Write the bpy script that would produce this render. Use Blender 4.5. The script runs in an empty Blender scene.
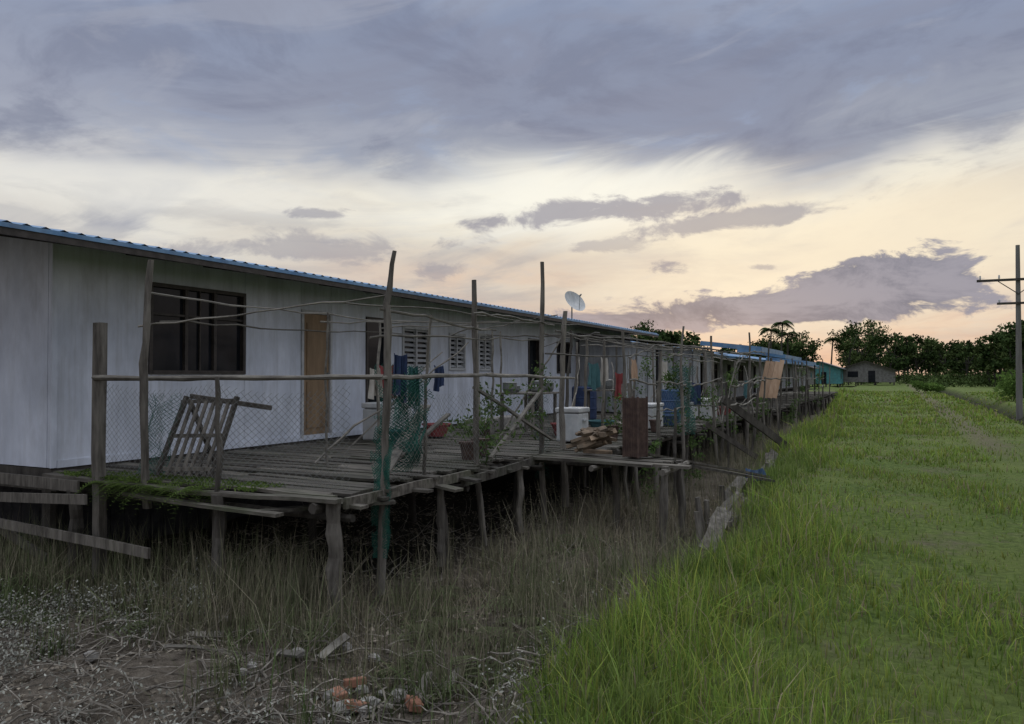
import bpy, math, random
import numpy as np
from mathutils import Vector, Matrix, noise as mnoise
random.seed(7); rng=np.random.default_rng(7)
scene=bpy.context.scene
scene.view_settings.view_transform='Standard'
scene.view_settings.look='None'
scene.view_settings.exposure=0
COL=scene.collection
U=random.uniform

# ------------------------------------------------------------------ helpers
def link(o,parent=None):
    COL.objects.link(o)
    if parent: o.parent=parent
    return o
def empty(name,loc=(0,0,0)):
    e=bpy.data.objects.new(name,None); e.empty_display_size=.2
    return link(e)
class MB:
    def __init__(s): s.v=[]; s.f=[]
    def add(s,vs,fs):
        b=len(s.v); s.v+= [tuple(x) for x in vs]; s.f+=[tuple(b+i for i in f) for f in fs]
    def box(s,c,d,rot=None):
        x,y,z=[q/2 for q in d]
        vs=[Vector(p) for p in ((-x,-y,-z),(x,-y,-z),(x,y,-z),(-x,y,-z),(-x,-y,z),(x,-y,z),(x,y,z),(-x,y,z))]
        if rot is not None: vs=[rot@p for p in vs]
        c=Vector(c)
        s.add([p+c for p in vs],[(0,3,2,1),(4,5,6,7),(0,1,5,4),(1,2,6,5),(2,3,7,6),(3,0,4,7)])
    def bb(s,x0,x1,y0,y1,z0,z1): s.box(((x0+x1)/2,(y0+y1)/2,(z0+z1)/2),(abs(x1-x0),abs(y1-y0),abs(z1-z0)))
    def beam(s,p0,p1,w,h,roll=0,n=1,wob=0):
        p0=Vector(p0);p1=Vector(p1);d=(p1-p0);L=d.length;d.normalize()
        up=Vector((0,0,1)) if abs(d.z)<.9 else Vector((0,1,0))
        a=d.cross(up).normalized(); b=a.cross(d).normalized()
        if roll:
            R=Matrix.Rotation(roll,3,d); a=R@a;b=R@b
        vs=[];fs=[]
        for i in range(n+1):
            c=p0+d*(L*i/n)
            if wob and 0<i<n: c=c+a*U(-wob,wob)+b*U(-wob,wob)
            ww=w*(1+(U(-.08,.08) if wob else 0))
            for sa,sb in((-1,-1),(1,-1),(1,1),(-1,1)): vs.append(c+a*(sa*ww/2)+b*(sb*h/2))
        for i in range(n):
            for k in range(4):
                k2=(k+1)%4; fs.append((i*4+k,i*4+k2,i*4+4+k2,i*4+4+k))
        fs.append((3,2,1,0)); m=n*4; fs.append((m,m+1,m+2,m+3))
        s.add(vs,fs)
    def pole(s,p0,p1,r0,r1=None,n=7,seg=6,wob=0.012,bend=0):
        r1=r0 if r1 is None else r1
        p0=Vector(p0);p1=Vector(p1);d=(p1-p0);L=d.length;d.normalize()
        up=Vector((0,0,1)) if abs(d.z)<.9 else Vector((0,1,0))
        a=d.cross(up).normalized(); b=a.cross(d).normalized()
        vs=[];fs=[]; ph=U(0,6)
        wa=[0];wb=[0]
        for i in range(seg): wa.append(wa[-1]+U(-wob,wob)); wb.append(wb[-1]+U(-wob,wob))
        for i in range(seg+1):
            t=i/seg; c=p0+d*(L*t)+a*(wa[i]-wa[-1]*t+bend*math.sin(t*math.pi))+b*(wb[i]-wb[-1]*t)
            r=(r0+(r1-r0)*t)*(U(.86,1.14) if wob else 1)
            for k in range(n):
                an=ph+2*math.pi*k/n; rr=r*(1+.1*math.sin(k*2.3+ph)) if wob else r
                vs.append(c+a*(math.cos(an)*rr)+b*(math.sin(an)*rr))
        for i in range(seg):
            for k in range(n):
                k2=(k+1)%n; fs.append((i*n+k,i*n+k2,(i+1)*n+k2,(i+1)*n+k))
        fs.append(tuple(range(n-1,-1,-1))); fs.append(tuple(seg*n+k for k in range(n)))
        s.add(vs,fs)
    def lathe(s,c,prof,n=20):
        vs=[];fs=[]
        for r,z in prof:
            for k in range(n):
                an=2*math.pi*k/n; vs.append((c[0]+math.cos(an)*r,c[1]+math.sin(an)*r,c[2]+z))
        for i in range(len(prof)-1):
            for k in range(n):
                k2=(k+1)%n; fs.append((i*n+k,i*n+k2,(i+1)*n+k2,(i+1)*n+k))
        fs.append(tuple(range(n-1,-1,-1))); fs.append(tuple((len(prof)-1)*n+k for k in range(n)))
        s.add(vs,fs)
    def obj(s,name,mat,parent=None,smooth=False,bevel=0):
        me=bpy.data.meshes.new(name); me.from_pydata(s.v,[],s.f); me.validate(); me.update()
        if smooth: me.polygons.foreach_set('use_smooth',[True]*len(me.polygons))
        o=bpy.data.objects.new(name,me)
        if mat: me.materials.append(mat)
        if bevel:
            m=o.modifiers.new('b','BEVEL'); m.width=bevel; m.segments=2; m.limit_method='ANGLE'
        return link(o,parent)

def npmesh(name,V,F4,cols,mat,parent=None):
    me=bpy.data.meshes.new(name)
    me.vertices.add(len(V)); me.vertices.foreach_set('co',V.astype(np.float32).ravel())
    me.loops.add(F4.size); me.polygons.add(len(F4))
    me.loops.foreach_set('vertex_index',F4.astype(np.int32).ravel())
    me.polygons.foreach_set('loop_start',np.arange(0,F4.size,4,dtype=np.int32))
    me.polygons.foreach_set('loop_total',np.full(len(F4),4,dtype=np.int32))
    me.update(calc_edges=True)
    if cols is not None:
        at=me.color_attributes.new('Col','FLOAT_COLOR','POINT')
        c=np.ones((len(V),4),dtype=np.float32); c[:,:3]=cols
        at.data.foreach_set('color',c.ravel())
    me.materials.append(mat)
    return link(bpy.data.objects.new(name,me),parent)

# ------------------------------------------------------------------ materials
def newmat(name):
    m=bpy.data.materials.new(name); m.use_nodes=True
    nt=m.node_tree; return m,nt,nt.nodes['Principled BSDF']
def mat(name,c1,c2,scale=4,stretch=(1,1,1),rough=.85,bump=.3,island=0.,metal=0,stain=None,stain_amt=.5,spec=.3,streak=0):
    m,nt,b=newmat(name); N=nt.nodes; L=nt.links
    tc=N.new('ShaderNodeTexCoord'); mp=N.new('ShaderNodeMapping'); mp.inputs['Scale'].default_value=stretch
    L.new(tc.outputs['Object'],mp.inputs[0])
    n=N.new('ShaderNodeTexNoise'); n.inputs['Scale'].default_value=scale; n.inputs['Detail'].default_value=4; n.inputs['Roughness'].default_value=.65
    L.new(mp.outputs[0],n.inputs['Vector'])
    r=N.new('ShaderNodeMapRange'); r.inputs[1].default_value=.35; r.inputs[2].default_value=.65
    L.new(n.outputs[0],r.inputs[0])
    mx=N.new('ShaderNodeMix'); mx.data_type='RGBA'; L.new(r.outputs[0],mx.inputs[0])
    mx.inputs[6].default_value=(*c1,1); mx.inputs[7].default_value=(*c2,1)
    out=mx.outputs[2]
    def over(out,sc,st_,a,b_,amt,colr):
        n2=N.new('ShaderNodeTexNoise'); n2.inputs['Scale'].default_value=sc; n2.inputs['Detail'].default_value=6; n2.inputs['Roughness'].default_value=.7
        mp2=N.new('ShaderNodeMapping'); mp2.inputs['Scale'].default_value=st_; L.new(tc.outputs['Object'],mp2.inputs[0]); L.new(mp2.outputs[0],n2.inputs['Vector'])
        r2=N.new('ShaderNodeMapRange'); r2.inputs[1].default_value=a; r2.inputs[2].default_value=b_; r2.inputs[4].default_value=amt; L.new(n2.outputs[0],r2.inputs[0])
        m2=N.new('ShaderNodeMix'); m2.data_type='RGBA'; L.new(r2.outputs[0],m2.inputs[0]); L.new(out,m2.inputs[6]); m2.inputs[7].default_value=(*colr,1); return m2.outputs[2]
    if stain: out=over(out,1.7,(1,1.6,.45),.46,.70,stain_amt,stain)
    if streak: out=over(out,5,(1,3,.12),.48,.72,streak,stain)
    if island:
        g=N.new('ShaderNodeNewGeometry'); r3=N.new('ShaderNodeMapRange'); r3.inputs[3].default_value=1-island; r3.inputs[4].default_value=1+island
        L.new(g.outputs['Random Per Island'],r3.inputs[0])
        m3=N.new('ShaderNodeVectorMath'); m3.operation='SCALE'; L.new(out,m3.inputs[0]); L.new(r3.outputs[0],m3.inputs['Scale']); out=m3.outputs[0]
    L.new(out,b.inputs['Base Color'])
    b.inputs['Roughness'].default_value=rough; b.inputs['Metallic'].default_value=metal
    b.inputs['Specular IOR Level'].default_value=spec
    if bump:
        bp=N.new('ShaderNodeBump'); bp.inputs['Strength'].default_value=bump; bp.inputs['Distance'].default_value=.02
        L.new(n.outputs[0],bp.inputs['Height']); L.new(bp.outputs[0],b.inputs['Normal'])
    return m
def leafmat(name,transl=.35):
    m=bpy.data.materials.new(name); m.use_nodes=True; nt=m.node_tree; N=nt.nodes; L=nt.links
    N.remove(N['Principled BSDF'])
    a=N.new('ShaderNodeAttribute'); a.attribute_name='Col'
    b=N.new('ShaderNodeBsdfDiffuse'); L.new(a.outputs['Color'],b.inputs[0])
    if not transl: L.new(b.outputs[0],N['Material Output'].inputs[0]); return m
    t=N.new('ShaderNodeBsdfTranslucent'); L.new(a.outputs['Color'],t.inputs[0])
    mx=N.new('ShaderNodeMixShader'); mx.inputs[0].default_value=transl
    L.new(b.outputs[0],mx.inputs[1]); L.new(t.outputs[0],mx.inputs[2])
    L.new(mx.outputs[0],N['Material Output'].inputs[0])
    return m
M_leaf=leafmat('foliage',.35); M_dry=leafmat('dry_plants',0); M_far=leafmat('far_foliage',0)
M_post=mat('weathered_post',(.055,.048,.04),(.15,.135,.115),14,(1,1,.15),island=.4,bump=.6)
M_rail=mat('weathered_rail',(.08,.072,.062),(.18,.165,.14),14,(.3,.3,1),island=.4,bump=.5)
M_plank=mat('deck_planks',(.04,.034,.028),(.125,.112,.094),9,(.25,2,1),island=.4,bump=.6,stain=(.035,.045,.018),stain_amt=.6)
M_dark=mat('dark_timber',(.028,.024,.02),(.07,.062,.052),10,(1,.3,.3),island=.4,bump=.5)
M_wall=mat('painted_wall_board',(.50,.53,.60),(.64,.67,.745),2.2,(1,1,.5),rough=.75,bump=.08,stain=(.28,.28,.28),stain_amt=.42,island=.06,streak=.34)
M_wall2=mat('grey_wall_board',(.22,.23,.24),(.38,.39,.40),3,(1,1,.4),bump=.1,stain=(.12,.11,.10),stain_amt=.6,island=.3,streak=.4)
M_roof=mat('blue_metal_roof',(.08,.18,.33),(.17,.30,.46),3,rough=.4,bump=.05,metal=.1,stain=(.15,.1,.07),stain_amt=.3)
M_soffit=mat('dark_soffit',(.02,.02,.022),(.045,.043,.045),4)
M_door=mat('plywood_door',(.19,.125,.07),(.28,.19,.11),7,(1,1,.2),rough=.6,bump=.1,stain=(.10,.07,.05),stain_amt=.5)
M_frame=mat('dark_window_frame',(.03,.025,.022),(.06,.05,.045),8,rough=.5)
M_wframe=mat('pale_window_frame',(.34,.35,.36),(.48,.48,.48),8,rough=.6)
M_glass=mat('dark_glass',(.008,.010,.012),(.018,.02,.025),2,rough=.1,bump=.08,spec=.15)
M_white=mat('white_plastic',(.38,.40,.41),(.53,.53,.52),5,rough=.45,bump=.03,stain=(.22,.2,.18),stain_amt=.5)
M_rust=mat('rusted_metal',(.055,.035,.030),(.10,.065,.052),12,rough=.9,bump=.5)
M_wire=mat('galvanised_wire',(.12,.13,.13),(.2,.2,.19),30,rough=.5,metal=.4,bump=0)
M_net=mat('green_net',(.01,.06,.045),(.02,.11,.08),20,rough=.8,bump=0)
M_blue=mat('blue_plastic',(.03,.07,.15),(.05,.10,.2),6,rough=.5,bump=.02,stain=(.1,.1,.1))
M_teal=mat('teal_cloth',(.04,.10,.11),(.06,.14,.15),6)
M_red=mat('red_cloth',(.18,.035,.035),(.26,.06,.06),8)
M_orange=mat('orange_board',(.30,.19,.12),(.42,.29,.2),6,(1,1,.3),island=.2)
M_cream=mat('cream_cloth',(.3,.27,.23),(.4,.37,.33),6)
M_navy=mat('navy_cloth',(.02,.03,.07),(.03,.05,.11),6)
M_conc=mat('old_concrete',(.15,.14,.125),(.30,.28,.26),9,bump=.6)
M_brick=mat('broken_brick',(.20,.09,.055),(.30,.15,.1),14,bump=.6)
M_pole=mat('utility_pole',(.11,.10,.095),(.17,.165,.15),6,(1,1,.1))
M_tealwall=mat('teal_paint',(.05,.17,.19),(.08,.25,.26),3,stain=(.08,.1,.09))
M_brownroof=mat('brown_roof',(.05,.04,.036),(.09,.075,.068),2,(1,6,1))

# ------------------------------------------------------------------ terrain
def sstep(a,b,x): t=np.clip((x-a)/(b-a),0,1); return t*t*(3-2*t)
def xedge(y): return -1.30-1.0*sstep(6,22,y)+.16*np.sin(y*.9)+.1*np.sin(y*2.3+1)-2.5*sstep(30,90,y)
def hgt(x,y):
    x=np.asarray(x,float);y=np.asarray(y,float)
    s=sstep(xedge(y)-1.0,xedge(y)+.1,x)
    low=-.52+.30*sstep(50,110,y)+.05*np.sin(x*1.7+y*.8)+.04*np.sin(x*3.1-y*2.3)+.025*np.sin(x*6.3+1)*np.sin(y*5.1)
    hi=.02*np.sin(x*1.3+2)*np.sin(y*.7)+.015*np.sin(x*3.7)*np.sin(y*2.9)
    flat=sstep(.6,2.2,np.hypot((x-2.0)/1.0,(y-42)/5)); hi=hi*flat
    d=sstep(3.7,4.3,x)*(1-sstep(5.2,6.2,x))*sstep(14,24,y)
    far=sstep(120,400,y)*1.0
    return low*(1-s)+hi*s-.55*d+far
def axis(lo,hi,step,far,g=1.25):
    a=list(np.arange(lo,hi+1e-6,step)); st=step; v=hi
    while v<far: st*=g; v+=st; a.append(v)
    st=step; v=lo; pre=[]
    while v>-far: st*=g; v-=st; pre.append(v)
    return np.array(pre[::-1]+a)
xs=axis(-12,7,.16,1600); ys=axis(1,30,.2,1600)
X,Y=np.meshgrid(xs,ys,indexing='ij'); Z=hgt(X,Y)
nx,ny=len(xs),len(ys)
V=np.stack([X,Y,Z],-1).reshape(-1,3)
I,J=np.meshgrid(np.arange(nx-1),np.arange(ny-1),indexing='ij')
F=np.stack([I*ny+J,(I+1)*ny+J,(I+1)*ny+J+1,I*ny+J+1],-1).reshape(-1,4)
sw=1-sstep(xedge(Y)-.8,xedge(Y)-.05,X); sw=sw*(1-sstep(60,110,Y))
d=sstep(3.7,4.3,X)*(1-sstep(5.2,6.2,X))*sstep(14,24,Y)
under_shade=(1-sstep(-5.4,-4.2,X))*sstep(5.2,6.6,Y)*(1-sstep(70,100,Y)); d=np.maximum(d,under_shade)   # shade under decks and houses, painted into the ground colour
tr_=.8*np.exp(-((X-2.0)/.45)**2)*sstep(14,24,Y)
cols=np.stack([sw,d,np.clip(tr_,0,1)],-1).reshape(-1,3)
m,nt,b=newmat('ground_soil_grass'); N=nt.nodes; L=nt.links
tc=N.new('ShaderNodeTexCoord'); at=N.new('ShaderNodeAttribute'); at.attribute_name='Col'; sp=N.new('ShaderNodeSeparateColor'); L.new(at.outputs['Color'],sp.inputs[0])
def nz(sc,det=5,ro=.6):
    n=N.new('ShaderNodeTexNoise'); n.inputs['Scale'].default_value=sc; n.inputs['Detail'].default_value=det; n.inputs['Roughness'].default_value=ro; L.new(tc.outputs['Object'],n.inputs['Vector']); return n.outputs[0]
def mr(v,a,b_,c=0,d_=1):
    r=N.new('ShaderNodeMapRange'); r.inputs[1].default_value=a; r.inputs[2].default_value=b_; r.inputs[3].default_value=c; r.inputs[4].default_value=d_; L.new(v,r.inputs[0]); return r.outputs[0]
def mc(f,a,b_):
    x=N.new('ShaderNodeMix'); x.data_type='RGBA'
    if isinstance(f,float): x.inputs[0].default_value=f
    else: L.new(f,x.inputs[0])
    for i,q in((6,a),(7,b_)):
        if isinstance(q,tuple): x.inputs[i].default_value=(*q,1)
        else: L.new(q,x.inputs[i])
    return x.outputs[2]
g9=nz(14,6,.75); g14=nz(16)
green=mc(mr(g9,.38,.62),(.045,.075,.016),(.145,.20,.05))
green=mc(mr(nz(.35,5),.42,.62,0,.55),green,(.16,.19,.055))
soil=mc(mr(g14,.35,.65),(.10,.08,.055),(.20,.165,.12))
pathc=mc(mr(nz(.9,6,.7),.52,.68,0,.75),green,soil); pathc=mc(mr(sp.outputs[2],.1,.9,0,.85),pathc,soil)
mud=mc(mr(nz(5),.35,.65),(.055,.044,.033),(.165,.138,.11))
mud=mc(mr(nz(28),.4,.7,0,.6),mud,(.21,.18,.145))
o=mc(sp.outputs[0],pathc,mud); o=mc(sp.outputs[1],o,(.018,.016,.012))  # near-black for the ditch and the painted shade under the houses
L.new(o,b.inputs['Base Color']); b.inputs['Roughness'].default_value=.95; b.inputs['Specular IOR Level'].default_value=.1
bp=N.new('ShaderNodeBump'); bp.inputs['Strength'].default_value=1.; bp.inputs['Distance'].default_value=.07; L.new(g9,bp.inputs['Height']); L.new(bp.outputs[0],b.inputs['Normal'])
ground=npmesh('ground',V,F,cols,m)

# ------------------------------------------------------------------ grass
def blades(name,P,H,W,C,mt,lean=.5,curl=.6,parent=None,dirs=None):
    n=len(P); an=rng.uniform(0,2*np.pi,n) if dirs is None else dirs
    ld=np.stack([np.cos(an),np.sin(an),0*an],-1); an2=an+np.pi/2+rng.uniform(-.9,.9,n)
    sd=np.stack([np.cos(an2),np.sin(an2),0*an],-1)
    le=np.abs(rng.normal(0,1,n))[:,None]*lean
    H=H[:,None];W=W[:,None]
    up=np.array([0,0,1.])
    lv=[0,.5,1.]; ws=[1,.75,.06]
    Vs=[];Cs=[]
    for t,w in zip(lv,ws):
        c=P+ld*(H*le*(t**1.8))+up*(H*(t-curl*.5*le*t**2.2))
        Vs+= [c-sd*W*w*.5,c+sd*W*w*.5]
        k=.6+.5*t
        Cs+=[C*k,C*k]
    V=np.stack(Vs,1).reshape(-1,3); Cc=np.stack(Cs,1).reshape(-1,3)
    base=(np.arange(n)*6)[:,None]
    F=np.concatenate([base+np.array([[0,1,3,2]]),base+np.array([[2,3,5,4]])],0)
    return npmesh(name,V,F,Cc,mt,parent)
def vnoise(x,y,s): return np.sin(x*s+1.3*np.sin(y*s*.7+2))*np.cos(y*s*.9+1.7*np.sin(x*s*.6))
def onpath(x,y):
    return x>xedge(y)-.5
PP=[];HH=[];WW=[];CC=[]
for (y0,y1,dens,h,w) in((1.8,5,1200,.11,.0062),(5,9,850,.115,.0085),(9,16,430,.12,.013),(16,28,190,.125,.021),(28,50,70,.14,.042),(50,85,14,.17,.10)):
    xa,xb=-4.0-.04*y0,(.24*y1+2.2)
    if y0>28: xa-=3
    n=int((xb-xa)*(y1-y0)*dens); x=rng.uniform(xa,xb,n); y=rng.uniform(y0,y1,n)
    clump=vnoise(x,y,1.1)+.6*vnoise(x,y,3.3)+.4*vnoise(x,y,7.7)
    bare=(vnoise(x+3,y,.55)+.3*vnoise(x,y,2.7)>.5)|(vnoise(x+1,y+4,1.7)+.3*vnoise(x,y,5)>.65)
    track=(np.abs(x-2.0)<.4)&(y>14)
    worn=sstep(0,2.5,x-.3)*(1-sstep(6,13,y))
    keep=onpath(x,y)&(rng.random(n)<np.clip(.75+.35*clump-.35*worn,.18,1))&~(bare&(rng.random(n)<.55))&~(track&(rng.random(n)<.65))
    dd=(x>3.9)&(x<5.9)&(y>18); keep&=~(dd&(rng.random(n)<.5))
    x=x[keep];y=y[keep];clump=clump[keep];bare=bare[keep];k=len(x)
    edge=1-sstep(.1,1.4,x-xedge(y))
    hh=h*rng.uniform(.4,1.25,k)*(1+.5*clump)*(1+2.*edge*rng.random(k))*np.where(bare,.65,1); hh=np.maximum(hh,.025)
    c=np.array([.155,.245,.048])[None]*rng.uniform(.6,1.3,(k,1))
    yel=(rng.random((k,1))**2)*np.array([[.15,.09,.03]]); c=c+yel
    dry=(rng.random(k)<.12)[:,None]; c=np.where(dry,np.array([[.32,.27,.17]])*rng.uniform(.6,1.1,(k,1)),c)
    c=c*(1+.18*clump[:,None])
    PP.append(np.stack([x,y,hgt(x,y)-.01],-1));HH.append(hh);WW.append(w*rng.uniform(.6,1.4,k));CC.append(c)
blades('grass',np.concatenate(PP),np.concatenate(HH),np.concatenate(WW),np.concatenate(CC),M_leaf,lean=.6)

def clumps(name,cx,cy,hmax,nb,w,colA,colB,spread,mt,lean=.4,curl=.5,zoff=0,hs=None):
    P=[];H=[];W=[];C=[]
    for i,(x,y) in enumerate(zip(cx,cy)):
        n=int(nb*U(.5,1.4)); r=spread*U(.6,1.4); hm=hmax*U(.5,1.2)*(1 if hs is None else float(hs[i]))
        px=x+rng.normal(0,r,n);py=y+rng.normal(0,r,n)
        P.append(np.stack([px,py,hgt(px,py)-.01+zoff],-1)); H.append(hm*rng.uniform(.35,1.1,n)); W.append(w*rng.uniform(.6,1.4,n))
        t=np.clip(U(0,1)+rng.normal(0,.2,(n,1)),0,1); C.append((np.array([colA])*(1-t)+np.array([colB])*t)*rng.uniform(.6,1.25,(n,1)))
    return blades(name,np.concatenate(P),np.concatenate(H),np.concatenate(W),np.concatenate(C),mt,lean,curl)
cy=rng.uniform(2.6,26,280); cx=xedge(cy)+rng.normal(0,.28,280)
clumps('bank_grass',cx,cy,.32,32,.008,(.12,.19,.045),(.23,.29,.09),.10,M_leaf,.55)
def swpts(n,y0,y1,xl=-9.5,ybias=1.):
    y=y0+(y1-y0)*rng.random(n)**ybias; x=rng.uniform(xl,0,n); k=x<xedge(y)-.35; return x[k],y[k]
def notdeck(x,y): k=~((x<-4.3)&(y>5.8)); return x[k],y[k]
x,y=notdeck(*swpts(2000,2.2,13)); kk=~((y<4.6)&(vnoise(x,y,1.4)<.1)); x=x[kk];y=y[kk]
clumps('dry_weeds',x,y,.38,19,.0052,(.30,.25,.18),(.16,.14,.09),.15,M_dry,.85,.7,hs=.4+.6*sstep(4,6,y))
x,y=notdeck(*swpts(1300,4.4,30,-5.4,1.3)); clumps('reeds',x,y,.78,17,.0055,(.27,.235,.175),(.15,.15,.085),.13,M_dry,.32,.4)
x,y=notdeck(*swpts(220,3.7,9)); clumps('green_tussocks',x,y,.5,32,.007,(.10,.14,.055),(.19,.20,.11),.1,M_dry,.38)
x=rng.uniform(-9,-4.3,320);y=rng.uniform(4.7,6.3,320); clumps('reeds_under_deck',x,y,.62,17,.006,(.23,.2,.145),(.12,.14,.07),.14,M_dry,.38)

def leafquads(name,C,R,n,size,colA,colB,mt,parent=None,flat=1.,asp=.45,vary_tone=True):
    C=np.asarray(C,float); R=np.asarray(R,float)
    if R.ndim==1: R=np.repeat(R[:,None],3,1)
    k=len(C); c=np.repeat(C,n,0); r=np.repeat(R,n,0); m_=k*n
    d=rng.normal(0,1,(m_,3)); d/=np.linalg.norm(d,axis=1)[:,None]
    rad=rng.random((m_,1))**.45; p=c+d*rad*r*rng.uniform(.85,1.15,(m_,1))
    a=rng.normal(0,1,(m_,3)); a[:,2]*=flat; a/=np.linalg.norm(a,axis=1)[:,None]
    q=rng.normal(0,1,(m_,3)); q[:,2]*=flat; q-=a*np.sum(a*q,1)[:,None]; q/=np.linalg.norm(q,axis=1)[:,None]
    s=size*rng.uniform(.5,1.4,(m_,1))
    V=np.stack([p-a*s*.5,p+q*s*asp*.5,p+a*s*.5,p-q*s*asp*.5],1).reshape(-1,3)
    t=rng.random((m_,1)); col=np.array([colA])*(1-t)+np.array([colB])*t
    if vary_tone: col=col*(.85+.3*rng.random((m_,1)))  # random tone per leaf
    col=np.repeat(np.repeat(rng.uniform(.7,1.25,(k,1)),n,0)*col,4,0)
    F=np.arange(m_*4).reshape(-1,4)
    return npmesh(name,V,F,col,mt,parent)
x,y=notdeck(*swpts(620,2.3,6.6,-8.5)); 
k=(vnoise(x,y,.9)>-.15)&((x<-3.7)|(rng.random(len(x))<.2)); x=x[k];y=y[k]
leafquads('grey_shrubs',np.stack([x,y,hgt(x,y)+.14],-1),np.stack([rng.uniform(.1,.25,len(x)),rng.uniform(.1,.25,len(x)),rng.uniform(.1,.26,len(x))],-1),70,.026,(.17,.17,.14),(.30,.295,.26),M_dry)
x,y=swpts(2600,2,14,-8.5)
leafquads('leaf_litter',np.stack([x,y,hgt(x,y)+.02],-1),np.stack([x*0+.25,x*0+.25,x*0+.02],-1),8,.05,(.06,.05,.038),(.25,.215,.17),M_dry,flat=.25)
tw=MB()
x,y=swpts(1000,2.2,11,-8)
for a,b_ in zip(x,y):
    an=U(0,6.28);l=U(.12,.5);z=float(hgt(a,b_))
    tw.pole((a,b_,z+.01),(a+math.cos(an)*l,b_+math.sin(an)*l,z+U(.02,.25)),U(.003,.008),.002,4,3,.03)
x,y=swpts(420,2.6,5.2,-7)
for a,b_ in zip(x,y):
    an=U(0,6.28);l=U(.4,1.1);z=float(hgt(a,b_))
    tw.pole((a,b_,z+.02),(a+math.cos(an)*l,b_+math.sin(an)*l,float(hgt(a+math.cos(an)*l,b_+math.sin(an)*l))+U(.02,.12)),U(.004,.010),.003,4,9,.05,bend=U(-.2,.2))
tw.obj('fallen_twigs',mat('twigs',(.08,.068,.055),(.24,.215,.18),9,island=.4))

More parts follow.
